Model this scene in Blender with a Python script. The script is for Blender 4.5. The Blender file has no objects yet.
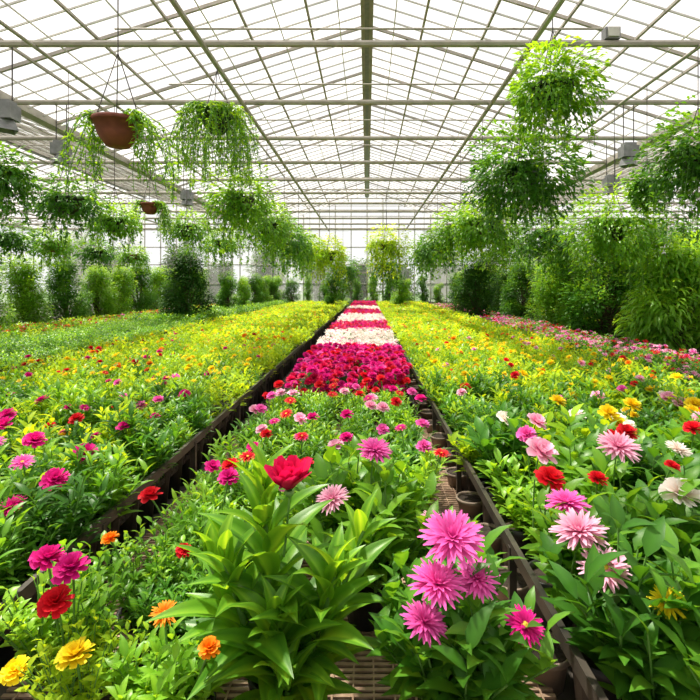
import bpy, math
import numpy as np
from mathutils import Vector
rng = np.random.default_rng(7)
scene = bpy.context.scene
PI = math.pi
CAMH = 1.4

# ------------------------------------------------------------------ materials
def new_mat(name):
    m = bpy.data.materials.new(name); m.use_nodes = True
    nt = m.node_tree; nt.nodes.clear()
    out = nt.nodes.new('ShaderNodeOutputMaterial')
    return m, nt, out

def leaf_mat(name, c_dark, c_mid, c_light, transl=0.38, rough=0.42, spec=0.32):
    m, nt, out = new_mat(name)
    N = nt.nodes.new; L = nt.links.new
    at = N('ShaderNodeAttribute'); at.attribute_name = 'rnd'
    tc = N('ShaderNodeTexCoord'); ns = N('ShaderNodeTexNoise'); ns.inputs['Scale'].default_value = 3.0
    L(tc.outputs['Object'], ns.inputs['Vector'])
    ad = N('ShaderNodeMath'); ad.operation = 'MULTIPLY_ADD'
    L(ns.outputs['Fac'], ad.inputs[0]); ad.inputs[1].default_value = 0.5
    L(at.outputs['Fac'], ad.inputs[2])
    sb = N('ShaderNodeMath'); sb.operation = 'SUBTRACT'; L(ad.outputs[0], sb.inputs[0]); sb.inputs[1].default_value = 0.25
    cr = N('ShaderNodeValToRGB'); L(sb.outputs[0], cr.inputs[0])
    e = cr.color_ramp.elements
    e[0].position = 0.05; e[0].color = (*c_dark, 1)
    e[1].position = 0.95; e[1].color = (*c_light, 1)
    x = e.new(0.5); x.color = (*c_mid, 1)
    p = N('ShaderNodeBsdfPrincipled'); L(cr.outputs[0], p.inputs['Base Color'])
    p.inputs['Roughness'].default_value = rough
    p.inputs['Specular IOR Level'].default_value = spec
    t = N('ShaderNodeBsdfTranslucent')
    g = N('ShaderNodeMixRGB'); g.blend_type = 'MULTIPLY'; g.inputs[0].default_value = 1
    L(cr.outputs[0], g.inputs[1]); g.inputs[2].default_value = (2.5, 1.85, 0.7, 1)
    L(g.outputs[0], t.inputs['Color'])
    mx = N('ShaderNodeMixShader'); mx.inputs[0].default_value = transl
    L(p.outputs[0], mx.inputs[1]); L(t.outputs[0], mx.inputs[2]); L(mx.outputs[0], out.inputs[0])
    return m

def petal_mat(name, c_base, c_tip, transl=0.3):
    m, nt, out = new_mat(name)
    N = nt.nodes.new; L = nt.links.new
    at = N('ShaderNodeAttribute'); at.attribute_name = 'along'
    ar = N('ShaderNodeAttribute'); ar.attribute_name = 'rnd'
    mr = N('ShaderNodeMixRGB'); L(at.outputs['Fac'], mr.inputs[0])
    mr.inputs[1].default_value = (*c_base, 1); mr.inputs[2].default_value = (*c_tip, 1)
    hs = N('ShaderNodeHueSaturation'); L(mr.outputs[0], hs.inputs['Color'])
    ma = N('ShaderNodeMath'); ma.operation = 'MULTIPLY_ADD'; L(ar.outputs['Fac'], ma.inputs[0])
    ma.inputs[1].default_value = 0.6; ma.inputs[2].default_value = 0.72
    L(ma.outputs[0], hs.inputs['Value'])
    p = N('ShaderNodeBsdfPrincipled'); L(hs.outputs[0], p.inputs['Base Color']); p.inputs['Roughness'].default_value = 0.6
    p.inputs['Specular IOR Level'].default_value = 0.2
    t = N('ShaderNodeBsdfTranslucent'); L(hs.outputs[0], t.inputs['Color'])
    mx = N('ShaderNodeMixShader'); mx.inputs[0].default_value = transl
    L(p.outputs[0], mx.inputs[1]); L(t.outputs[0], mx.inputs[2]); L(mx.outputs[0], out.inputs[0])
    return m

def solid_mat(name, c1, c2, rough=0.6, metal=0.0, scale=8.0, bump=0.0):
    m, nt, out = new_mat(name)
    N = nt.nodes.new; L = nt.links.new
    tc = N('ShaderNodeTexCoord'); ns = N('ShaderNodeTexNoise'); ns.inputs['Scale'].default_value = scale
    ns.inputs['Detail'].default_value = 6
    L(tc.outputs['Object'], ns.inputs['Vector'])
    cr = N('ShaderNodeValToRGB'); L(ns.outputs['Fac'], cr.inputs[0])
    cr.color_ramp.elements[0].position = 0.3; cr.color_ramp.elements[0].color = (*c1, 1)
    cr.color_ramp.elements[1].position = 0.7; cr.color_ramp.elements[1].color = (*c2, 1)
    p = N('ShaderNodeBsdfPrincipled'); L(cr.outputs[0], p.inputs['Base Color'])
    p.inputs['Roughness'].default_value = rough; p.inputs['Metallic'].default_value = metal
    if bump > 0:
        b = N('ShaderNodeBump'); b.inputs['Strength'].default_value = bump; b.inputs['Distance'].default_value = 0.02
        L(ns.outputs['Fac'], b.inputs['Height']); L(b.outputs[0], p.inputs['Normal'])
    L(p.outputs[0], out.inputs[0])
    return m

def glass_mat(name):
    m, nt, out = new_mat(name)
    N = nt.nodes.new; L = nt.links.new
    tc = N('ShaderNodeTexCoord')
    dv = N('ShaderNodeVectorMath'); dv.operation = 'DIVIDE'; L(tc.outputs['Object'], dv.inputs[0]); dv.inputs[1].default_value = (1.1667, 0.47, 50)
    fl = N('ShaderNodeVectorMath'); fl.operation = 'FLOOR'; L(dv.outputs[0], fl.inputs[0])
    wn = N('ShaderNodeTexWhiteNoise'); wn.noise_dimensions = '3D'; L(fl.outputs[0], wn.inputs['Vector'])
    mr = N('ShaderNodeMapRange'); L(wn.outputs['Value'], mr.inputs[0]); mr.inputs[3].default_value = 0.05; mr.inputs[4].default_value = 0.5
    tr = N('ShaderNodeBsdfTransparent'); tr.inputs[0].default_value = (0.96, 0.955, 0.95, 1)
    tl = N('ShaderNodeBsdfTranslucent'); tl.inputs[0].default_value = (0.62, 0.60, 0.60, 1)
    mx = N('ShaderNodeMixShader'); L(mr.outputs[0], mx.inputs[0]); L(tr.outputs[0], mx.inputs[1]); L(tl.outputs[0], mx.inputs[2])
    L(mx.outputs[0], out.inputs[0])
    return m

MATS = [
 leaf_mat('leaf_mid', (0.020,0.085,0.008), (0.065,0.22,0.018), (0.20,0.43,0.035)),          #0
 leaf_mat('leaf_lime', (0.12,0.27,0.012), (0.30,0.49,0.022), (0.52,0.66,0.03), 0.40, .55, .15),          #1
 leaf_mat('leaf_dark', (0.012,0.05,0.008), (0.03,0.11,0.015), (0.08,0.22,0.03), .33, .5, .2),        #2
 petal_mat('petal_magenta', (0.45,0.0,0.13), (0.80,0.018,0.30)),                          #3
 petal_mat('petal_pink', (0.66,0.03,0.32), (0.88,0.17,0.54)),                             #4
 petal_mat('petal_pale_pink', (0.80,0.15,0.38), (0.92,0.56,0.70)),                        #5
 petal_mat('petal_red', (0.46,0.0,0.01), (0.80,0.014,0.028)),                              #6
 petal_mat('petal_cream', (0.88,0.70,0.60), (0.95,0.90,0.85)),                             #7
 petal_mat('petal_yellow', (0.88,0.52,0.0), (0.96,0.78,0.02)),                             #8
 petal_mat('petal_orange', (0.85,0.12,0.0), (0.95,0.34,0.012)),                            #9
 solid_mat('flower_disc', (0.45,0.25,0.01), (0.8,0.55,0.05), 0.8, 0, 60, 0.5),            #10
 solid_mat('black_plastic', (0.010,0.010,0.010), (0.025,0.025,0.025), 0.45),                 #11
 solid_mat('terracotta', (0.15,0.035,0.022), (0.24,0.062,0.035), 0.7),                        #12
 solid_mat('bark', (0.06,0.04,0.025), (0.15,0.10,0.06), 0.9, 0, 20, 0.6),                 #13
 solid_mat('soil', (0.012,0.008,0.005), (0.04,0.027,0.017), 0.95, 0, 30, 0.8),             #14
 solid_mat('painted_steel', (0.30,0.27,0.235), (0.43,0.395,0.35), 0.55, 0.1, 4),             #15
 solid_mat('green_stem', (0.08,0.2,0.03), (0.14,0.3,0.05), 0.6, 0, 12),                   #16
 solid_mat('white_aluminium', (0.50,0.485,0.46), (0.64,0.62,0.59), 0.5, 0.0, 4),          #17
 solid_mat('rusty_mesh', (0.22,0.13,0.08), (0.54,0.38,0.26), 0.6, 0.2, 14),              #18
 solid_mat('dark_rail', (0.03,0.028,0.026), (0.09,0.075,0.06), 0.4, 0.3, 10),              #19
 solid_mat('beige_plastic', (0.20,0.15,0.11), (0.34,0.26,0.20), 0.6, 0, 8),               #20
 leaf_mat('leaf_bright', (0.05,0.18,0.010), (0.15,0.36,0.022), (0.33,0.56,0.045), 0.40, 0.38, .38), #21
 solid_mat('lamp_grey', (0.16,0.165,0.17), (0.26,0.265,0.27), 0.4, 0.4, 8),                 #22
 leaf_mat('leaf_haze', (0.03,0.085,0.025), (0.06,0.14,0.045), (0.12,0.22,0.07), 0.25, 0.8, .1),   #23
 petal_mat('petal_crimson', (0.40,0.0,0.05), (0.78,0.010,0.11)),                            #24
]
(LM,LY,LD,MAG,PNK,PPK,RED,CRM,YEL,ORG,DISC,BLK,TER,BARK,SOIL,STEEL,STEM,WHT,MESH,RAIL,BEI,LB,LAMP,HAZE,CRI) = range(25)

# ------------------------------------------------------------------ mesh builder
class MB:
    def __init__(s): s.V=[];s.F=[];s.M=[];s.R=[];s.T=[];s.n=0
    def add(s,V,F,M,R=None,T=None):
        V=np.asarray(V,float);F=np.asarray(F,int)
        if np.isscalar(M): M=np.full(len(F),M)
        if R is None: R=np.full(len(V),0.5)
        elif np.isscalar(R): R=np.full(len(V),float(R))
        if T is None: T=np.full(len(V),0.5)
        s.V.append(V);s.F.append(F+s.n);s.M.append(np.asarray(M));s.R.append(R);s.T.append(T);s.n+=len(V)
    def inst(s,tpl,pos,rot,scale,rnd=None,swap=None):
        V,F,M,R,T=tpl
        pos=np.atleast_2d(pos);N=len(pos)
        if N==0:return
        if rot.ndim==2: rot=np.repeat(rot[None],N,0)
        scale=np.asarray(scale,float)
        if scale.ndim==0: scale=np.full((N,3),float(scale))
        elif scale.ndim==1: scale=np.repeat(scale[:,None],3,1)
        if rnd is None: rnd=rng.random(N)
        W=np.einsum('nij,nkj->nki',rot,V[None]*scale[:,None,:])+pos[:,None,:]
        FF=F[None]+(np.arange(N)*len(V))[:,None,None]
        MM=M.copy()
        if swap:
            for a,b in swap.items(): MM[MM==a]=b
        RR=0.5*R[None]+0.5*np.asarray(rnd)[:,None]
        s.add(W.reshape(-1,3),FF.reshape(-1,4),np.tile(MM,N),RR.reshape(-1),np.tile(T,N))
    def tpl(s):
        return (np.concatenate(s.V),np.concatenate(s.F),np.concatenate(s.M),np.concatenate(s.R),np.concatenate(s.T))
    def mesh(s,name,smooth=True):
        V,F,M,R,T=s.tpl()
        used=np.unique(M);rem=np.zeros(len(MATS),int);rem[used]=np.arange(len(used))
        me=bpy.data.meshes.new(name)
        me.vertices.add(len(V));me.vertices.foreach_set('co',V.astype(np.float32).ravel())
        me.loops.add(len(F)*4);me.loops.foreach_set('vertex_index',F.astype(np.int32).ravel())
        me.polygons.add(len(F));me.polygons.foreach_set('loop_start',(np.arange(len(F))*4).astype(np.int32))
        for u in used: me.materials.append(MATS[u])
        me.polygons.foreach_set('material_index',rem[M].astype(np.int32))
        me.polygons.foreach_set('use_smooth',np.full(len(F),smooth))
        a=me.attributes.new('rnd','FLOAT','POINT');a.data.foreach_set('value',R.astype(np.float32))
        a=me.attributes.new('along','FLOAT','POINT');a.data.foreach_set('value',T.astype(np.float32))
        me.update(calc_edges=True)
        return me
    def obj(s,name,smooth=True,parent=None,loc=None):
        o=bpy.data.objects.new(name,s.mesh(name,smooth));scene.collection.objects.link(o)
        if parent: o.parent=parent
        if loc is not None: o.location=loc
        return o

def obj_from_mesh(name,me,loc,rz=0,sc=1.0,parent=None):
    o=bpy.data.objects.new(name,me);scene.collection.objects.link(o)
    o.location=loc;o.rotation_euler=(0,0,rz);o.scale=(sc,sc,sc) if np.isscalar(sc) else sc
    if parent:o.parent=parent
    return o
def empty(name,loc=(0,0,0)):
    e=bpy.data.objects.new(name,None);scene.collection.objects.link(e);e.location=loc;return e

def rotm(az,el,roll=0.0):
    az,el,roll=np.broadcast_arrays(np.asarray(az,float),el,roll)
    X=np.stack([np.cos(el)*np.cos(az),np.cos(el)*np.sin(az),np.sin(el)],-1)
    Y=np.stack([-np.sin(az),np.cos(az),np.zeros_like(az)],-1)
    Z=np.cross(X,Y)
    c=np.cos(roll)[...,None];s_=np.sin(roll)[...,None]
    return np.stack([X,c*Y+s_*Z,-s_*Y+c*Z],-1)
def tiltm(az,tilt,spin):
    az,tilt,spin=np.broadcast_arrays(np.asarray(az,float),tilt,spin)
    o=np.zeros_like(az);i=np.ones_like(az)
    def rz(a): return np.stack([np.stack([np.cos(a),-np.sin(a),o],-1),np.stack([np.sin(a),np.cos(a),o],-1),np.stack([o,o,i],-1)],-2)
    ry=np.stack([np.stack([np.cos(tilt),o,np.sin(tilt)],-1),np.stack([o,i,o],-1),np.stack([-np.sin(tilt),o,np.cos(tilt)],-1)],-2)
    return rz(az)@ry@rz(spin)
I3=np.eye(3)

def leaf(L=1,W=0.25,k=4,fold=0.25,droop=0.8,a=0.8,mat=LM,cols=3,tipw=0.02,basew=0.12,cup=0.0,wave=0.0,rib=0.0):
    t=np.linspace(0,1,k+1)
    w=W*0.5*np.maximum(np.sin(PI*t**a),0)
    w=np.maximum(w,0);w[0]=W*0.5*basew;w[-1]=W*0.5*tipw
    th=droop*0.35-droop*t*1.0+cup*t
    x=np.concatenate([[0],np.cumsum(np.cos((th[1:]+th[:-1])/2))])/k*L
    z=np.concatenate([[0],np.cumsum(np.sin((th[1:]+th[:-1])/2))])/k*L
    V=[];R=[]
    wv=np.sin(t*17)*wave*W
    if cols==3:
        for j,sg in enumerate((-1,0,1)):
            V.append(np.stack([x,sg*w,z+abs(sg)*(fold*w+wv*sg)],-1))
            R.append(np.full(k+1,.5-rib*.5 if sg else .5+rib))
    elif cols==5:
        for j,sg in enumerate((-1,-.5,0,.5,1)):
            f=abs(sg)
            V.append(np.stack([x,sg*w,z+fold*w*(f**.7)+wv*sg],-1))
            R.append(np.full(k+1,[.5+rib,.5-rib*.6,.5-rib*.2][int(f*2)]))
    else:
        for sg in (-1,1): V.append(np.stack([x,sg*w,z],-1));R.append(np.full(k+1,.5))
    c=len(V);V=np.concatenate(V);R=np.concatenate(R);F=[]
    for j in range(c-1):
        for i in range(k):
            F.append([j*(k+1)+i,j*(k+1)+i+1,(j+1)*(k+1)+i+1,(j+1)*(k+1)+i])
    return (V,np.array(F),np.full(len(F),mat),R,np.tile(t,c))

def tube(mb,pts,r,mat,sides=5,R=0.5):
    pts=np.asarray(pts,float);n=len(pts)
    r=np.broadcast_to(np.asarray(r,float),(n,))
    d=np.gradient(pts,axis=0);d/=np.linalg.norm(d,axis=1)[:,None]+1e-9
    up=np.array([0,0,1.0]) if abs(d[0][2])<0.9 else np.array([1.0,0,0])
    A=np.cross(d,up);A/=np.linalg.norm(A,axis=1)[:,None]+1e-9
    B=np.cross(d,A)
    an=np.arange(sides)*2*PI/sides
    V=pts[:,None]+r[:,None,None]*(np.cos(an)[None,:,None]*A[:,None]+np.sin(an)[None,:,None]*B[:,None])
    F=[[i*sides+j,i*sides+(j+1)%sides,(i+1)*sides+(j+1)%sides,(i+1)*sides+j] for i in range(n-1) for j in range(sides)]
    mb.add(V.reshape(-1,3),F,mat,R)

def box(mb,x0,x1,y0,y1,z0,z1,mat):
    V=[(x,y,z) for x in (x0,x1) for y in (y0,y1) for z in (z0,z1)]
    F=[[0,1,3,2],[4,6,7,5],[0,4,5,1],[2,3,7,6],[0,2,6,4],[1,5,7,3]]
    mb.add(V,F,mat)
def beam(mb,p,q,w,h,mat):
    p=np.array(p,float);q=np.array(q,float);d=q-p;d/=np.linalg.norm(d)
    up=np.array([0,0,1.0]) if abs(d[2])<0.95 else np.array([0,1.0,0])
    s_=np.cross(d,up);s_/=np.linalg.norm(s_);u=np.cross(s_,d)
    V=[]
    for e in (p,q):
        for a,b in ((-1,-1),(1,-1),(1,1),(-1,1)): V.append(e+s_*a*w/2+u*b*h/2)
    F=[[0,1,5,4],[1,2,6,5],[2,3,7,6],[3,0,4,7],[0,3,2,1],[4,5,6,7]]
    mb.add(V,F,mat)
def lathe(mb,prof,mat,n=20,c=(0,0,0)):
    prof=np.array(prof,float);an=np.arange(n)*2*PI/n
    V=np.stack([prof[:,0][:,None]*np.cos(an),prof[:,0][:,None]*np.sin(an),np.repeat(prof[:,1][:,None],n,1)],-1).reshape(-1,3)+np.array(c)
    F=[[i*n+j,i*n+(j+1)%n,(i+1)*n+(j+1)%n,(i+1)*n+j] for i in range(len(prof)-1) for j in range(n)]
    mb.add(V,F,mat)
def pot(mb,c,r,h,mat=BLK,n=20):
    lathe(mb,[(0.001,0),(r*0.72,0),(r*0.95,h*0.84),(r*1.05,h*0.84),(r*1.07,h),(r*0.96,h),(r*0.93,h*0.88)],mat,n,c)
    lathe(mb,[(r*0.94,h*0.9),(r*0.5,h*0.93),(0.001,h*0.94)],SOIL,n,c)

# ------------------------------------------------------------------ plant templates
def plant(ns=8,h=0.32,spread=0.14,lps=10,L=0.11,W=0.028,k=3,cols=3,mat=LM,droop=0.9,stem=True,start=0.15,fold=0.25,seed=0,rib=0.0):
    r=np.random.default_rng(seed);mb=MB()
    lf=leaf(1,W/L,k,fold,droop,0.75,mat,cols,rib=rib)
    for i in range(ns):
        az=r.random()*2*PI if i else 0; rad=spread*math.sqrt((i+0.3)/ns)
        hh=h*(1-0.35*(rad/spread)**2)*r.uniform(0.85,1.1)
        t=np.linspace(0,1,5)
        P=np.stack([np.cos(az)*rad*t**1.3*1.0,np.sin(az)*rad*t**1.3,hh*t],-1)
        if stem: tube(mb,P,np.linspace(0.004,0.002,5),STEM,4)
        tt=np.sort(r.uniform(start,1,lps));tt[-1]=1
        pos=np.stack([np.interp(tt,t,P[:,j]) for j in range(3)],-1)
        la=np.arange(lps)*2.4+r.random()*6
        el=r.uniform(0.1,0.7,lps)+tt*0.35
        s=L*r.uniform(0.7,1.15,lps)*(1.05-0.3*tt)
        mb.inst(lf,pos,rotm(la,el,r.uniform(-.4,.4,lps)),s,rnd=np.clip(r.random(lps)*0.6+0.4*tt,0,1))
    return mb.tpl()

P_HI=[plant(11,0.33,0.15,15,0.11,0.028,4,3,LM,seed=s,rib=.35) for s in range(4)]
P_HI_B=[plant(9,0.34,0.16,13,0.135,0.050,4,3,LM,seed=s+20,rib=.35) for s in range(3)]
P_MID=[plant(8,0.32,0.15,9,0.10,0.030,2,3,LM,seed=s+40,stem=False) for s in range(3)]
P_LOW=[plant(8,0.32,0.2,6,0.12,0.045,2,2,LM,seed=s+60,stem=False,start=0.4) for s in range(3)]
P_FINE=[plant(10,0.2,0.14,7,0.06,0.024,2,2,LM,seed=s+80,stem=False,start=0.3) for s in range(3)]
P_BUSHY=[plant(12,0.33,0.17,14,0.065,0.030,3,3,LM,seed=s+90,rib=.3) for s in range(3)]

def flower(layers,disc=0.0,mat=PNK,k=3,cols=3,a=1.1,tipw=0.35,seed=0,wave=0.0,z=0.12):
    r=np.random.default_rng(seed);mb=MB()
    for (n,ln,w,el,droop) in layers:
        pf=leaf(1,w/ln,k,0.25,droop,a,mat,cols,tipw=tipw,basew=0.35,wave=wave)
        az=np.arange(n)*2*PI/n+r.uniform(-.12,.12,n)+r.random()
        R=rotm(az,el+r.uniform(-.08,.08,n),r.uniform(-.25,.25,n))
        b=np.stack([np.cos(az)*0.06,np.sin(az)*0.06,np.full(n,z*math.sin(el))],-1)
        mb.inst(pf,b,R,ln*r.uniform(0.9,1.08,n),rnd=r.random(n))
    if disc>0:
        lathe(mb,[(disc,0.02),(disc*0.9,0.09),(disc*0.6,0.15),(0.001,0.17)],DISC,10)
    lathe(mb,[(0.02,-0.22),(0.12,-0.14),(0.17,-0.02),(0.1,0.03)],STEM,8)
    return mb.tpl()
F_DAHLIA=[flower([(22,1.0,.22,.05,.35),(20,.93,.20,.28,.3),(17,.76,.18,.52,.2),(13,.56,.15,.8,.1),(10,.36,.12,1.15,-.2)],0,seed=s,tipw=.2,k=4) for s in range(3)]
F_DAISY=[flower([(22,1.0,.21,.08,.4),(20,.85,.19,.3,.35),(14,.6,.16,.6,.2)],.24,seed=s,tipw=.25,k=3) for s in range(2)]
F_ROSE=[flower([(7,1.0,.75,.15,.3),(7,.88,.7,.5,-.2),(6,.7,.6,.85,-.6),(5,.5,.5,1.15,-.8),(4,.34,.4,1.35,-.8)],0,seed=s,tipw=.6,k=3,a=1.3,wave=.06) for s in range(2)]
F_CARN=[flower([(12,1.0,.45,.05,.3),(12,.9,.42,.4,.1),(10,.75,.4,.75,0),(8,.6,.35,1.1,0)],0,seed=s,tipw=.8,k=3,a=1.4,wave=.12) for s in range(2)]
F_LOW=[flower([(7,1.0,.6,.2,.2),(6,.75,.5,.75,.1)],0,seed=s,tipw=.6,k=1,cols=2,a=1.2) for s in range(2)]
HEROF=[F_DAHLIA,F_DAISY,F_ROSE,F_CARN]

def put_flower(mb,kind,p,r,col,tilt=None,az=None,base=None):
    tp=kind[rng.integers(len(kind))]
    az=rng.uniform(-2.4,-0.7) if az is None else az
    tilt=rng.uniform(0.15,0.6) if tilt is None else tilt
    p=np.array(p,float)
    mb.inst(tp,p[None],tiltm(np.array([az]),np.array([tilt]),np.array([rng.random()*6])),r,rnd=[rng.random()],swap={PNK:col})
    nrm=np.array([math.sin(tilt)*math.cos(az),math.sin(tilt)*math.sin(az),math.cos(tilt)])
    q=p-nrm*r*0.2
    if base is None: base=(p[0]+rng.uniform(-.05,.05),p[1]+rng.uniform(0,.08),max(p[2]-0.35,0.12))
    base=np.array(base,float);t=np.linspace(0,1,7)[:,None]
    c1=q-nrm*0.1
    P=(1-t)**2*base+2*t*(1-t)*np.array([c1[0]*.7+base[0]*.3,c1[1]*.7+base[1]*.3,q[2]-0.08])+t**2*q
    tube(mb,P,0.0035,STEM,5)

def bed_foliage(mb,x0,x1,y0,y1,zb,h,tpls,sp,matf=None,keep=None):
    nx=max(1,int((x1-x0)/sp));ny=max(1,int((y1-y0)/sp))
    gx,gy=np.meshgrid(np.arange(nx)+.5,np.arange(ny)+.5)
    x=x0+(gx.ravel()+rng.uniform(-.35,.35,nx*ny))*(x1-x0)/nx
    y=y0+(gy.ravel()+rng.uniform(-.35,.35,nx*ny))*(y1-y0)/ny
    n=len(x);s=rng.uniform(.68,1.25,n)*h/0.32
    mats=matf(x,y) if matf else np.full(n,LM)
    ti=rng.integers(len(tpls),size=n)
    for i,tp in enumerate(tpls):
        for m in np.unique(mats):
            k=(ti==i)&(mats==m)
            if keep is not None: k&=keep(x,y)
            if k.any():
                sc=np.stack([s[k]]*3,-1); sc[:,:2]*=1.05
                mb.inst(tp,np.stack([x[k],y[k],np.full(k.sum(),zb)],-1),rotm(rng.random(k.sum())*6.28,np.zeros(k.sum())),sc,swap={LM:m})
def bed_flowers(mb,x0,x1,y0,y1,z,zj,dens,cols,probs,rad,tpls,tmax=0.6):
    n=int((x1-x0)*(y1-y0)*dens)
    x=rng.uniform(x0,x1,n);y=rng.uniform(y0,y1,n);zz=z+rng.uniform(-zj,zj,n)
    c=rng.choice(cols,size=n,p=np.array(probs)/sum(probs));ti=rng.integers(len(tpls),size=n)
    for i,tp in enumerate(tpls):
        for m in np.unique(c):
            k=(ti==i)&(c==m);N=k.sum()
            if N: mb.inst(tp,np.stack([x[k],y[k],zz[k]],-1),tiltm(rng.uniform(-2.8,-.3,N),rng.uniform(0.1,tmax,N),rng.random(N)*6),rad*rng.uniform(.7,1.25,N),swap={PNK:m})

# ------------------------------------------------------------------ room shell
LEN=31.5; Y0=-3.0; HW=7.0; TIE=5.0; RDG=7.2
mb=MB(); box(mb,-21.2,21.2,Y0-.2,LEN+.2,-0.12,0.0,SOIL)
fl=mb.obj('floor',False)
fm=solid_mat('floor_concrete',(0.06,0.05,0.04),(0.14,0.12,0.10),0.85,0,1.5,0.3); fl.data.materials.clear(); fl.data.materials.append(fm)
mb=MB(); box(mb,-90,90,-60,110,-0.4,-0.13,SOIL)
g=mb.obj('ground',False); gm=solid_mat('lawn_grass',(0.05,0.12,0.03),(0.12,0.22,0.06),0.95,0,0.8,0.3); g.data.materials.clear(); g.data.materials.append(gm)

GL=glass_mat('greenhouse_glass')
roof=empty('ceiling')
mb=MB()
for cx in (-14,0,14):
    for sg in (-1,1):
        V=[(cx,Y0,RDG+.06),(cx,LEN,RDG+.06),(cx+sg*HW,LEN,TIE+.06),(cx+sg*HW,Y0,TIE+.06)]
        mb.add(V,[[0,1,2,3]],WHT)
o=mb.obj('roof_glass',False,roof);o.data.materials.clear();o.data.materials.append(GL)
mb=MB()
nb=int((LEN-Y0)/0.47)
for cx in (-14,0,14):
    for sg in (-1,1):
        for i in range(nb+1):
            y=Y0+i*0.47
            big=i%5==0
            beam(mb,(cx,y,RDG),(cx+sg*HW,y,TIE),0.045 if big else .02,0.06 if big else 0.03,STEEL if big else WHT)
        for j in range(1,12):
            f=j/12; th=.045 if j%2==0 else .02
            beam(mb,(cx+sg*HW*f,Y0,RDG-(RDG-TIE)*f-.03),(cx+sg*HW*f,LEN,RDG-(RDG-TIE)*f-.03),th,th,STEEL if j%2==0 else WHT)
    beam(mb,(cx,Y0,RDG-.05),(cx,LEN,RDG-.05),0.26,0.2,STEEL)
    beam(mb,(cx,Y0,RDG-.17),(cx,LEN,RDG-.17),0.10,0.06,LAMP)
    for dx in (-4.9,-2.4,2.4,4.9):
        tube(mb,[(cx+dx,Y0,TIE-.06),(cx+dx,LEN,TIE-.06)],0.042 if abs(dx)<3 else .028,STEEL,8)
    y=7.4-2.35*4
    while y<LEN-.3:
        tube(mb,[(cx-HW,y,TIE),(cx+HW,y,TIE)],0.052,STEEL,8)
        tube(mb,[(cx-HW*.62,y+1.2,TIE+.84),(cx+HW*.62,y+1.2,TIE+.84)],0.018,STEEL,6)
        y+=2.35
for gx in (-21,-7,7,21):
    beam(mb,(gx,Y0,TIE+.02),(gx,LEN,TIE+.02),0.24,0.16,STEEL)
mb.obj('roof_frame',False,roof)
mb=MB()
for gx in (-7.0,7.0):
    for y in (-2.5,4.5,19.5,26):
        beam(mb,(gx,y,0),(gx,y,TIE-.06),0.07,0.07,WHT)
mb.obj('steel_columns',False)
def wall(name,p,q,gable):
    e=empty(name)
    p=np.array(p,float);q=np.array(q,float);d=q-p;Ln=np.linalg.norm(d);d/=Ln
    m=MB();fr=MB()
    m.add([(*p,0.45),(*q,0.45),(*q,TIE),(*p,TIE)],[[0,1,2,3]],WHT)
    n=int(round(Ln/1.0))
    for i in range(n+1):
        c=p+d*Ln*i/n; x=c[0]
        top=TIE
        if gable: top=RDG-(abs(((x+7)%14)-7))/7*(RDG-TIE)
        beam(fr,(*c,0),(*c,top),0.06,0.06,WHT)
    for z in (0.45,1.6,2.8,3.9,TIE): beam(fr,(*p,z),(*q,z),0.06,0.07,WHT)
    beam(fr,(*p,0.2),(*q,0.2),0.08,0.5,WHT)
    if gable:
        for cx in (-14,0,14):
            m.add([(cx-7,p[1],TIE),(cx+7,p[1],TIE),(cx,p[1],RDG),(cx,p[1],RDG)],[[0,1,2,3]],WHT)
    g=m.obj(name+'_glass',False,e);g.data.materials.clear();g.data.materials.append(GL)
    fr.obj(name+'_frame',False,e)
wall('wall_back',(-21,LEN),(21,LEN),True)
wall('wall_front',(-21,Y0),(21,Y0),True)
wall('wall_left',(-21,Y0),(-21,LEN),False)
wall('wall_right',(21,Y0),(21,LEN),False)
d=empty('door_1'); m=MB()
for x in (-1,0,1): beam(m,(x,LEN-.06,0),(x,LEN-.06,2.3),0.09,0.06,STEEL)
for z in (0.05,1.1,2.3): beam(m,(-1,LEN-.06,z),(1,LEN-.06,z),0.06,0.09,STEEL)
m.obj('door_leaf_frame',False,d)

# ------------------------------------------------------------------ grating
XL=-1.17; XR=0.58
mb=MB()
for y in np.concatenate([np.arange(0.6,5,0.028),np.arange(5,31,0.12)]):
    box(mb,XL-.05,XR+.05,y,y+0.014,0.028,0.036,MESH)
for x in np.arange(XL,XR+.05,0.07):
    box(mb,x,x+.006,0.6,31,0.036,0.041,MESH)
for y in np.arange(0.6,31,0.9):
    box(mb,XL-.05,XR+.05,y,y+.04,0.0,0.028,MESH)
mb.obj('floor_grating',False)

def bench(name,x0,x1,y0,y1,zt):
    mb=MB()
    box(mb,x0+.2,x1-.05,y0,y1,zt-.14,zt-.10,SOIL)
    for x in (x0,x1):
        beam(mb,(x,y0,zt),(x,y1,zt),0.022,0.05,RAIL)
    beam(mb,(x0,y0,zt),(x1,y0,zt),0.022,0.05,RAIL)
    beam(mb,(x0,y1,zt),(x1,y1,zt),0.022,0.05,RAIL)
    for y in np.arange(y0+.05,y1,1.2):
        for x in (x0,x1): box(mb,x-.015,x+.015,y,y+.03,0,zt,RAIL)
    mb.obj(name,False)
bench('plant_bench',-4.2,-1.2,1.0,30,0.33)
bench('plant_bench',0.6,3.2,0.8,30,0.33)

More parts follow.
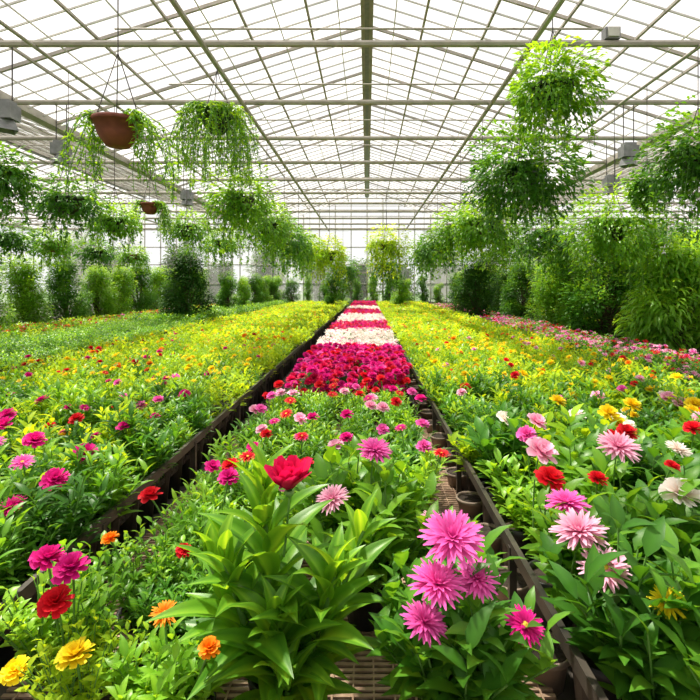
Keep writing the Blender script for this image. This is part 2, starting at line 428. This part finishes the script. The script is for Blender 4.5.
mb=MB();pm=MB();pot(pm,(0,0,0),1,2.9,BLK,16);pt=pm.tpl()
ys=np.arange(1.2,22,0.215);n=len(ys)
mb.inst(pt,np.stack([np.full(n,-1.33),ys,np.full(n,0.01)],-1),I3,0.098)
mb.obj('row_of_black_pots')
mb=MB()
pm=MB();pot(pm,(0,0,0),1,1.5,BEI,16);pt2=pm.tpl()
ys=np.arange(1.35,20,0.42);n=len(ys)
mb.inst(pt2,np.stack([np.full(n,.63),ys,np.full(n,0.0)],-1),I3,0.085)
mb.inst(pt,np.stack([np.full(n,.73),ys+.2,np.full(n,0.0)],-1),I3,0.095)
mb.obj('row_of_bench_pots')

# ------------------------------------------------------------------ beds
def mat_grad(a,b,p0,p1):
    def f(x,y):
        p=np.clip((y-a)/(b-a),0,1)*(p1-p0)+p0
        r=rng.random(len(x))
        return np.where(r<p,LY,np.where(r>0.75,LB,LM))
    return f
# LEFT bed
mb=MB()
mg=mat_grad(2.2,8,0.08,0.92)
bed_foliage(mb,-4.1,-1.22,1.3,4.2,0.2,0.33,P_HI,0.175,mg)
bed_foliage(mb,-4.15,-1.22,4.2,9,0.2,0.32,P_MID,0.18,mg)
bed_foliage(mb,-4.15,-1.22,9,30,0.2,0.33,P_LOW,0.21,mg)
bed_flowers(mb,-4.1,-1.25,2.7,5.2,0.53,0.05,7,[MAG,PNK,RED,YEL],[4,2,2,1],0.038,F_CARN+F_DAISY)
bed_flowers(mb,-4.1,-1.3,5,10,0.51,0.05,8,[MAG,RED,YEL,ORG],[2,3,6,1],0.037,F_CARN)
bed_flowers(mb,-4.1,-1.3,4.6,10,0.50,0.04,15,[YEL],[1],0.028,F_LOW)
bed_flowers(mb,-4.1,-1.3,10,30,0.52,0.04,16,[YEL,RED,ORG],[10,1.3,.7],0.035,F_LOW)
for (x,y,z,r,c,k) in [(-1.41,2.5,.565,.06,MAG,F_CARN),(-1.37,2.2,.55,.056,MAG,F_CARN),(-1.42,2.0,.52,.055,MAG,F_DAHLIA),(-1.73,2.6,.60,.055,MAG,F_CARN),
   (-1.55,2.25,.61,.048,PNK,F_DAISY),(-1.45,3.0,.56,.05,MAG,F_ROSE),(-1.8,3.1,.58,.045,RED,F_CARN),(-1.9,2.55,.60,.05,PNK,F_DAISY),(-2.3,3.2,.58,.05,MAG,F_CARN),(-2.1,2.9,.6,.05,MAG,F_ROSE)]:
    put_flower(mb,k,(x,y,z),r,c)
mb.obj('yellow_flower_bed')
# RIGHT bed
mb=MB()
mg=mat_grad(2.4,8,0.06,0.9)
bed_foliage(mb,.65,3.1,1.2,3.2,0.2,0.35,P_HI_B,0.18,mg)
bed_foliage(mb,.64,3.1,3.2,5,0.2,0.33,P_HI,0.175,mg)
bed_foliage(mb,.64,3.15,5,9,0.2,0.32,P_MID,0.18,mg)
bed_foliage(mb,.64,3.15,9,30,0.2,0.33,P_LOW,0.21,mg)
bed_flowers(mb,1.2,3.1,2.3,3.2,0.60,0.04,7,[PNK,PPK,RED,YEL,CRM],[2,3,2,3,2],0.048,F_CARN+F_DAISY+F_ROSE)
bed_flowers(mb,.75,3.1,3.2,4.6,0.56,0.04,9,[PPK,CRM,PNK,YEL,RED],[3,3,1,6,1],0.05,F_CARN+F_ROSE)
bed_flowers(mb,.75,3.1,4.6,9,0.52,0.05,11,[YEL,RED,PPK,ORG],[7,2,2,1],0.038,F_CARN)
bed_flowers(mb,.75,3.1,4.2,10,0.51,0.04,17,[YEL],[1],0.029,F_LOW)
bed_flowers(mb,.75,3.1,9,30,0.52,0.04,17,[YEL,RED,ORG],[10,1.5,.8],0.037,F_LOW)
for (x,y,z,r,c,k) in [(.68,1.6,.615,.083,PPK,F_DAHLIA),(.714,1.5,.555,.072,PPK,F_DAISY),(.70,1.75,.64,.072,PNK,F_DAHLIA),(.703,1.92,.66,.058,RED,F_CARN),
  (.748,2.15,.69,.068,PPK,F_ROSE),(1.08,2.15,.71,.088,PPK,F_DAHLIA),(1.13,1.8,.65,.07,CRM,F_CARN),(.80,1.33,.56,.046,YEL,F_DAISY),(.90,1.95,.65,.038,RED,F_CARN),
  (1.37,2.2,.68,.058,CRM,F_DAHLIA),(.95,2.8,.64,.06,PPK,F_ROSE),(1.3,2.5,.67,.052,RED,F_CARN),(.80,2.9,.63,.055,CRM,F_ROSE),(.80,2.5,.66,.048,PNK,F_CARN),(1.7,2.6,.66,.052,RED,F_CARN),(1.22,2.0,.68,.03,RED,F_CARN),
  (1.45,3.0,.64,.06,YEL,F_CARN),(1.75,3.3,.62,.06,YEL,F_CARN),(1.3,3.4,.62,.055,YEL,F_CARN)]:
    put_flower(mb,k,(x,y,z),r,c)
mb.obj('mixed_flower_bed')
# CENTRE magenta/white bed
mb=MB()
bed_foliage(mb,-.70,.42,5.05,9,0.2,0.28,P_MID,0.16,lambda x,y:np.full(len(x),LD))
bed_foliage(mb,-.70,.42,9,30,0.2,0.27,P_LOW,0.2)
bands=[(5,7.3,MAG),(7.3,10.0,CRM),(10.0,12.5,RED),(12.5,15.6,CRM),(15.6,19,RED),(19,22,CRM),(22,30,RED)]
for a,b,c in bands:
    if a==5: cols=[MAG,CRI,RED,PNK];pr=[6,3,1,1.5]
    elif c==CRM: cols=[CRM,PPK];pr=[6,1]
    else: cols=[RED,CRI,MAG];pr=[2,3,3]
    bed_flowers(mb,-.76,.46,a,b,0.53,0.045,200 if a<10 else 110,cols,pr,0.043 if a<10 else .055,F_CARN[:1] if a<7 else F_LOW,0.7)
bed_flowers(mb,-.76,.46,4.92,5.04,0.43,0.09,560,[MAG,CRI,RED],[3,3,1],0.042,F_CARN,0.9)
for x in np.arange(-.62,.45,.24):
    pot(mb,(x,5.08,0.04),0.11,.2,BLK,14)
box(mb,-.74,.46,5.2,30,0.1,0.2,SOIL)
box(mb,-.76,-.74,5.05,30,0.04,0.24,BLK);box(mb,.46,.48,5.05,30,0.04,0.24,BLK)
mb.obj('magenta_and_white_flower_bed')
# outer beds
mb=MB()
box(mb,3.75,5.0,5,30,0.0,0.12,SOIL)
bed_foliage(mb,3.75,5.0,5,30,0.1,0.28,P_LOW,0.2,lambda x,y:np.where(rng.random(len(x))<.3,LB,LM))
bed_flowers(mb,3.7,5.0,5,30,0.38,0.05,52,[PNK,PPK,RED],[3,3,3],0.042,F_LOW)
mb.obj('pink_flower_bed')
mb=MB()
box(mb,-6.6,-4.8,5,30,0.0,0.3,SOIL)
bed_foliage(mb,-6.6,-4.75,5,14,0.26,0.32,P_FINE,0.12,lambda x,y:np.where(rng.random(len(x))<.6,LM,LB))
bed_foliage(mb,-6.6,-4.75,14,30,0.26,0.32,P_LOW,0.17,lambda x,y:np.where(rng.random(len(x))<.5,LB,LM))
mb.obj('low_green_hedge')
mb=MB()
box(mb,-9.2,-7.4,8,30,0.0,0.1,SOIL)
bed_foliage(mb,-9.2,-7.4,8,30,0.1,0.3,P_LOW,0.2,lambda x,y:np.where(rng.random(len(x))<.3,LY,LB))
bed_flowers(mb,-9.2,-7.6,8,30,0.38,0.04,18,[RED,ORG,PNK],[4,1,1],0.045,F_LOW)
mb.obj('red_flower_bed')
mb=MB()
box(mb,7.4,9.4,8,30,0.0,0.1,SOIL)
bed_foliage(mb,7.4,9.4,8,30,0.1,0.3,P_LOW,0.2,lambda x,y:np.where(rng.random(len(x))<.6,LY,LM))
mb.obj('green_plant_bed')

# ------------------------------------------------------------------ foreground plants
def broad_plant():
    mb=MB()
    pot(mb,(0,.05,0),.11,.18)
    lf=leaf(1,.29,10,.38,1.0,.72,LB,5,wave=.012,rib=.55)
    r=np.random.default_rng(5)
    for (x,y,h,n,L,sx) in [(-.04,.02,.60,30,.31,-.03),(-.10,-.03,.40,22,.31,-.07),(.09,-.08,.38,26,.29,.07),(.14,.06,.44,17,.27,.10),(-.15,.08,.36,14,.28,-.11),(0,-.12,.26,24,.28,0),(.02,-.16,.12,14,.25,.02)]:
        t=np.linspace(0,1,6);P=np.stack([x*.5+sx*t+x*.5*t,y*.4+y*.6*t,.16+h*t],-1)
        tube(mb,P,np.linspace(.014,.007,6),STEM,6)
        tt=np.linspace(.03,1,n);pos=np.stack([np.interp(tt,t,P[:,j]) for j in range(3)],-1)
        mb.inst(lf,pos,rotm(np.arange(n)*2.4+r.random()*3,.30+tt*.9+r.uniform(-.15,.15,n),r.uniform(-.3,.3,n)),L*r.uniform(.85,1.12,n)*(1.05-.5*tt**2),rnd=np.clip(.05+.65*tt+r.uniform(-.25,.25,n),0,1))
    put_flower(mb,[flower([(7,1,.62,.80,-.1),(6,.98,.6,1.0,-.3),(6,.9,.5,1.2,-.3),(5,.8,.45,1.4,-.2)],0,PNK,k=4,a=1.1,tipw=.3,seed=3)],(0.02,-.02,.755),.095,CRI,0.12,-1.5,base=(0,0,.55))
    return mb
broad_plant().obj('potted_broadleaf_plant',loc=(-.25,1.5,.041))

def potted(name,x,y,ptpl,h,flowers,potr=.11,mat=LM,n=3,sp=.08,poth=.17):
    mb=MB();pot(mb,(x,y,.041),potr,poth)
    zb=.041+poth*.85
    for i in range(n):
        a=i*2*PI/max(n,1)+rng.random();d=0 if n==1 else sp
        mb.inst(ptpl[rng.integers(len(ptpl))],np.array([[x+d*math.cos(a),y+d*math.sin(a),zb]]),rotm(np.array([rng.random()*6]),0.),(h-zb)/.32*rng.uniform(.9,1.05),swap={LM:mat})
    for (fx,fy,fz,fr,c,k) in flowers:
        put_flower(mb,k,(fx,fy,fz),fr,c,base=(x+(fx-x)*.3,y+(fy-y)*.3,zb))
    return mb.obj(name)
potted('potted_dahlia',.26,1.42,P_HI_B,.56,[(.23,1.35,.72,.084,PNK,F_DAHLIA),(.182,1.3,.625,.072,PNK,F_DAHLIA),(.297,1.35,.61,.06,PNK,F_DAHLIA),(.146,1.28,.54,.06,PNK,F_DAHLIA),(.41,1.30,.52,.05,MAG,F_DAISY)],n=5,sp=.08,mat=LM)
potted('potted_dahlia',0.0,2.05,P_HI_B,.64,[(.03,2.0,.745,.07,PNK,F_DAHLIA),(-.13,1.88,.60,.065,PPK,F_DAHLIA)],n=6,sp=.1,mat=LB)
potted('potted_marigold',-.55,1.42,P_HI_B,.38,[(-.566,1.4,.485,.04,ORG,F_DAISY),(-.41,1.30,.46,.028,ORG,F_CARN)],n=5,mat=LB)
potted('potted_marigold',-.80,1.42,P_BUSHY,.41,[(-.77,1.32,.425,.044,YEL,F_CARN),(-.97,1.38,.34,.035,YEL,F_CARN)],n=5,mat=LY)
potted('potted_carnation',-.95,1.6,P_BUSHY,.50,[(-.925,1.45,.61,.046,MAG,F_CARN),(-.846,1.43,.595,.047,MAG,F_CARN),(-.878,1.41,.51,.045,RED,F_CARN)],n=5,mat=LB)
potted('potted_marigold',-.8,1.85,P_BUSHY,.46,[(-.884,1.72,.533,.028,ORG,F_CARN),(-.66,1.8,.45,.028,RED,F_CARN)],n=5,mat=LB)
potted('potted_marigold',-.62,1.7,P_HI,.40,[],n=5,mat=LM)
cols=[RED,MAG,PNK,MAG,RED,PPK]
for y in np.arange(2.35,4.85,.28):
    for x in (-.70,-.40,-.08,.22):
        xx=x+rng.uniform(-.04,.04);yy=y+rng.uniform(-.05,.05)
        if abs(xx)<.25 and yy<2.45: continue
        fl_=[]
        nf=rng.integers(1,3) if y<3.6 else rng.integers(1,3)
        for j in range(nf):
            fl_.append((xx+rng.uniform(-.15,.15),yy+rng.uniform(-.15,.1),rng.uniform(.50,.58),rng.uniform(.035,.048),cols[rng.integers(6)],HEROF[rng.integers(1,4)]))
        potted('potted_zinnia',xx,yy,P_HI,.48 if y<3.6 else .44,fl_,n=3,mat=LM if rng.random()<.5 else LB)
potted('potted_zinnia',-.72,2.15,P_HI,.46,[(-.91,2.1,.522,.045,RED,F_ROSE),(-.607,2.2,.56,.045,MAG,F_CARN)],n=5,mat=LB)
potted('potted_zinnia',-.40,1.95,P_HI,.46,[],n=4,mat=LM)
potted('potted_zinnia',.30,2.0,P_HI_B,.42,[(.25,1.95,.5,.04,PPK,F_DAISY)],n=3,mat=LM)

# ------------------------------------------------------------------ hanging baskets
lf_b=leaf(1,.5,2,.25,.9,.7,LM,3)
lf_n=leaf(1,.36,2,.2,1.0,.75,LM,3)
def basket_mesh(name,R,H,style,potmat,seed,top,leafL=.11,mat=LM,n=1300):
    r=np.random.default_rng(seed);mb=MB()
    pr=min(.24,R*.42)
    lathe(mb,[(0.001,-pr*1.0),(pr*.5,-pr*1.0),(pr*.85,-pr*.5),(pr,0),(pr*1.1,0),(pr*1.1,pr*.18),(pr*.95,pr*.18),(pr*.9,pr*.05),(.001,pr*.05)],potmat,20)
    for a in (0,2.1,4.2):
        tube(mb,[(pr*math.cos(a),pr*math.sin(a),pr*.15),(0,0,pr*3.2)],.006,RAIL,4)
    tube(mb,[(0,0,pr*3.2),(0,0,top)],.007,RAIL,4)
    lf=lf_b if style in('ball','mix') else lf_n
    if style in('ball','mix'):
        th=r.random(n)*2*PI;u=r.uniform(-.9,1,n);rr=r.uniform(.5,1,n)**.6
        s_=np.sqrt(1-u*u)
        lump=1+.22*np.sin(3*th+seed)+.15*np.sin(5*th+u*4)
        P=np.stack([R*rr*s_*np.cos(th)*lump,R*rr*s_*np.sin(th)*lump,H*.5*u*rr*lump-H*.12*(s_*rr)],-1)
        P[:,2]+=H*.1
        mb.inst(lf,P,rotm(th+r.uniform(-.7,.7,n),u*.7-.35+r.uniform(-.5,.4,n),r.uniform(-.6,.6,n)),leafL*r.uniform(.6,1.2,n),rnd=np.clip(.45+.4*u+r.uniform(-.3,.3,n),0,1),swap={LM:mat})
    ns={'ball':24,'mix':42,'vine':150,'pot':44}[style]
    for i in range(ns):
        a=r.random()*2*PI;ln=H*r.uniform(.45,1.0);out=R*math.sqrt(r.uniform(.05,1.0))
        if style=='pot': a=(r.choice([0,PI])+r.uniform(-.8,.8));out=R*r.uniform(.55,1.05)
        t=np.linspace(0,1,9)
        P=np.stack([np.cos(a)*(pr*.5+(out-pr*.5)*np.sin(t*PI/2)),np.sin(a)*(pr*.5+(out-pr*.5)*np.sin(t*PI/2)),H*.2*np.sin(t*PI*.9)*(1-t)*2-ln*t**1.6],-1)
        P[:,0]+=.03*np.sin(t*7+i);P[:,1]+=.03*np.cos(t*6+i)
        tube(mb,P,.004,STEM,3)
        m=int(40*(ln/H)+14);tt=r.random(m)
        q=np.stack([np.interp(tt,t,P[:,j]) for j in range(3)],-1)
        mb.inst(lf,q,rotm(r.random(m)*6.28,r.uniform(-1.1,.3,m),r.uniform(-.5,.5,m)),leafL*r.uniform(.55,1.1,m),swap={LM:mat})
    return mb
def basket(X,Y,dz,R,H,style='mix',potmat=BLK,seed=0,leafL=.11,mat=LM,n=1300):
    z=CAMH+dz
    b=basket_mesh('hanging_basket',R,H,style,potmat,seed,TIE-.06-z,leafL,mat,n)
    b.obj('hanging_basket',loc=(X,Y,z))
bl=[
 (-2.54,5.1,1.66,.54,.78,'pot',TER,1,.08,LB,0),
 (-2.4,8.0,2.70,.80,1.15,'vine',BLK,2,.095,LB,0),
 (-2.4,9.5,1.65,.64,1.05,'mix',BLK,3,.10,LB,1900),
 (-2.4,12.0,1.50,.68,1.05,'mix',BLK,4,.11,LB,1600),
 (-2.4,14.5,1.40,.72,1.1,'mix',BLK,5,.12,LM,1400),
 (-2.4,17.5,1.40,.76,1.1,'mix',BLK,6,.13,LB,1200),
 (-2.4,21,1.45,.80,1.2,'mix',BLK,7,.14,LB,1000),
 (-4.9,8.2,1.42,.54,.7,'ball',BLK,8,.09,LM,1500),
 (-4.9,9.7,1.28,.50,.65,'ball',BLK,9,.09,LB,1400),
 (-4.9,11.3,1.85,.48,.75,'pot',TER,10,.09,LB,0),
 (-4.9,13.6,1.6,.65,.85,'ball',BLK,11,.11,LB,1300),
 (-4.9,17.0,1.5,.7,.9,'ball',BLK,12,.12,LB,1200),
 (-9.1,12.5,1.25,.65,.75,'ball',BLK,13,.12,LM,1100),
 (-9.1,14.4,1.25,.65,.75,'ball',TER,14,.12,LB,1100),
 (-9.1,16.8,1.2,.65,.75,'ball',BLK,15,.12,LM,1000),
 (-9.1,19.4,1.2,.65,.75,'ball',TER,16,.12,LB,900),
 (-4.9,6.6,1.5,.45,.7,'mix',BLK,17,.09,LM,1200),
 (2.45,6.6,2.62,.58,.95,'mix',BLK,21,.095,LB,2200),
 (2.4,7.8,1.72,.82,1.35,'mix',BLK,22,.11,LM,3600),
 (2.4,10.4,1.30,.62,1.0,'mix',BLK,28,.12,LB,1600),
 (2.4,12.8,1.45,.72,1.0,'mix',BLK,23,.12,LB,1600),
 (4.9,7.4,1.90,.68,1.25,'mix',BLK,24,.11,LM,2600),
 (4.9,9.9,1.15,.95,1.5,'mix',BLK,25,.12,LB,2800),
 (4.9,8.75,1.80,.30,.5,'mix',TER,26,.10,LM,600),
 (2.4,17,1.35,.75,1.1,'mix',BLK,27,.13,LM,1200),
 (2.4,21,1.4,.75,1.2,'mix',BLK,29,.14,LB,1000),
 (4.9,13.5,1.35,.85,1.2,'mix',BLK,30,.13,LM,1500),
 (4.9,17.5,1.5,.85,1.2,'mix',BLK,31,.13,LB,1300),
 (9.1,14,1.4,.7,.9,'mix',BLK,32,.13,LM,1000),
 (9.1,17,1.4,.7,.9,'mix',BLK,33,.13,LB,1000),
 (.70,18.2,1.50,.74,1.3,'mix',BLK,34,.13,LY,1400),
 (.9,23,.95,.85,1.5,'mix',BLK,35,.14,LM,1200),
 (-1.5,20,1.3,.75,1.3,'mix',BLK,36,.13,LY,1400),
 (-1.2,25,.85,.85,1.3,'mix',BLK,37,.14,LM,1200),
]
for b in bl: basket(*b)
mb=MB()
for y in (18.2,20,23,25):
    tube(mb,[(-2.4,y,TIE-.06),(2.4,y,TIE-.06)],.02,STEEL,6)
mb.obj('basket_hanging_rails',False,roof)

# ------------------------------------------------------------------ shrubs
def shrub_mesh(name,w,h,nl,leafL,mat,seed,trunk=.35,long=False,nc=26):
    r=np.random.default_rng(seed);mb=MB()
    lf=leaf(1,.26,3,.2,1.3,.7,LM,3) if long else leaf(1,.5,2,.25,.8,.7,LM,3)
    C=[]
    for i in range(nc):
        a=r.random()*2*PI;u=(i+r.random())/nc;prof=(.6+.4*math.sin(PI*min(u*1.15+.1,1)))
        rr=w/2*prof*math.sqrt(r.random())*.8
        c=np.array([rr*math.cos(a),rr*math.sin(a),trunk*h*.3+(h*(1-trunk*.3))*u*.93]);C.append(c)
        t=np.linspace(0,1,5)[:,None]
        P=np.array([0,0,0.])*(1-t)+c*t;P[:,:2]*=t**.8
        tube(mb,P,np.linspace(.028,.008,5),BARK,5)
    per=nl//nc
    for c in C:
        d=r.normal(size=(per,3));d/=np.linalg.norm(d,axis=1)[:,None]
        s_=w*.22*r.uniform(.75,1.2)
        P=c+d*s_*(r.random(per)**.4)[:,None]*np.array([1,1,1.1])
        P[:,2]=np.maximum(P[:,2],.06)
        az=np.arctan2(d[:,1],d[:,0])+r.uniform(-.6,.6,per)
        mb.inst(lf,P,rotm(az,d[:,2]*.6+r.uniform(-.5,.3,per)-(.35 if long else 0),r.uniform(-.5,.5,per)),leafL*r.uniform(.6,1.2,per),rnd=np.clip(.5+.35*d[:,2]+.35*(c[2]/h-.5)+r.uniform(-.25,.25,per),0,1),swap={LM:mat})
    return mb.mesh(name)
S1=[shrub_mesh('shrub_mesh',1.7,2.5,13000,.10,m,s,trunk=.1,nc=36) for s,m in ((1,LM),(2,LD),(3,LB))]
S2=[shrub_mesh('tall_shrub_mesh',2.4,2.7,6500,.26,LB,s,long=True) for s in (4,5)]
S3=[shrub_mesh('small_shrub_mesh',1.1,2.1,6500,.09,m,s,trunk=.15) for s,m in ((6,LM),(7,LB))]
def sh(name,me,x,y,sc=1.0): obj_from_mesh(name,me,(x,y,0.0),rng.random()*6,sc)
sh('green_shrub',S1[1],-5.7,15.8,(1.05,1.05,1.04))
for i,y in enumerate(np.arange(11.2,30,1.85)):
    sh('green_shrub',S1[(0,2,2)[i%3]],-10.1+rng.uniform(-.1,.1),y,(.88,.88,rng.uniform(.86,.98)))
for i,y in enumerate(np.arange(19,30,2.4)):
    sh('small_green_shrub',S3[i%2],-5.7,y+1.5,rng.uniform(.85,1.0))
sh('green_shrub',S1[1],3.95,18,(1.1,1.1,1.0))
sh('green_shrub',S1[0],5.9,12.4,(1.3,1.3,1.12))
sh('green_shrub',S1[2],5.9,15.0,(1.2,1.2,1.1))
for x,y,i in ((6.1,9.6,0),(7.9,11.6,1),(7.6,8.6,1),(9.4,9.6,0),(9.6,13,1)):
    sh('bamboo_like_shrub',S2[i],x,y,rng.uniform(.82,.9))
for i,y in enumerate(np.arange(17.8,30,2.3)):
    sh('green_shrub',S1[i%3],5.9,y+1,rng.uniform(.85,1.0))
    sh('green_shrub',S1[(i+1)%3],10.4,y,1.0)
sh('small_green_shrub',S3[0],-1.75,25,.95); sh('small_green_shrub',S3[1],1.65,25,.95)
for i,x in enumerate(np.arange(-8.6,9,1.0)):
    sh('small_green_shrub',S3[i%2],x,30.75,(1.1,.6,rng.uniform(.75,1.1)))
def tree_mesh(seed,h=5.5,w=4.5):
    return shrub_mesh('tree_mesh',w,h,3600,.5,HAZE,seed,trunk=.6,nc=24)
TM=[tree_mesh(50),tree_mesh(51)]
for i,(x,y,s) in enumerate([(-24,42,1.0),(-19,38,.75),(-15,40,.8),(-11,37,.6),(-7.5,38,.75),(-3.5,37,.6),(-.5,38,.6),(2.5,37,.55),(6,38,.75),(9.5,38,.7),(13,39,.85),(17,37,.9),(22,38,1.1),(30,30,1.2),(29,20,1.2),(28,36,1.2),(-30,34,.8),(-31,24,.8)]):
    o=obj_from_mesh('outdoor_tree',TM[i%2],(x,y,-.13),i*1.3,s)

# ------------------------------------------------------------------ lamps
def lamp(x,y,z,top=TIE-.03):
    mb=MB()
    box(mb,-.15,.15,-.12,.12,.02,.24,LAMP)
    box(mb,-.11,.11,-.09,.09,.24,.30,LAMP)
    lathe(mb,[(.10,.04),(.14,.0),(.19,-.12),(.20,-.14),(.185,-.14),(.12,.0)],LAMP,4)
    lathe(mb,[(.001,-.11),(.05,-.09),(.07,-.02),(.04,.04)],WHT,10)
    tube(mb,[(-.1,0,.3),(-.1,0,top-z)],.010,RAIL,5);tube(mb,[(.1,0,.3),(.1,0,top-z)],.010,RAIL,5)
    mb.obj('pendant_grow_lamp',False,loc=(x,y,z))
for p in ((-5.96,9.75,3.95),(-5.35,7.4,3.85),(5.1,9.75,3.9),(5.9,12.1,3.8),(-5.2,14.45,3.9)): lamp(*p)
mb=MB();box(mb,3.5,3.72,7.33,7.47,5.05,5.22,LAMP);box(mb,3.53,3.69,7.30,7.33,5.07,5.2,WHT);mb.obj('junction_box',False)

# ------------------------------------------------------------------ light & camera
w=bpy.data.worlds.new('World');scene.world=w;w.use_nodes=True
nt=w.node_tree;bg=nt.nodes['Background']
tc=nt.nodes.new('ShaderNodeTexCoord');sp=nt.nodes.new('ShaderNodeSeparateXYZ');cr=nt.nodes.new('ShaderNodeValToRGB')
nt.links.new(tc.outputs['Generated'],sp.inputs[0]);nt.links.new(sp.outputs['Z'],cr.inputs[0]);nt.links.new(cr.outputs[0],bg.inputs['Color'])
cr.color_ramp.elements[0].position=0.0;cr.color_ramp.elements[0].color=(.97,.98,1,1)
cr.color_ramp.elements[1].position=.6;cr.color_ramp.elements[1].color=(1,.98,.955,1)
bg.inputs['Strength'].default_value=1.15
s=bpy.data.lights.new('sun','SUN');s.energy=10.5;s.angle=math.radians(2.5);s.color=(1,.94,.82)
so=bpy.data.objects.new('sun',s);scene.collection.objects.link(so)
dirv=Vector((0.35,-0.35,-1.0))
so.rotation_euler=dirv.to_track_quat('-Z','Y').to_euler();so.location=(0,0,20)
scene.view_settings.view_transform='Standard'

cam=bpy.data.cameras.new('camera');co=bpy.data.objects.new('camera',cam);scene.collection.objects.link(co)
co.location=(0,0,CAMH);co.rotation_euler=(PI/2,0,0)
cam.sensor_width=36;cam.lens=36*500/700
cam.shift_x=-17/700;cam.shift_y=-63/700
cam.clip_start=.05;cam.clip_end=300
scene.camera=co
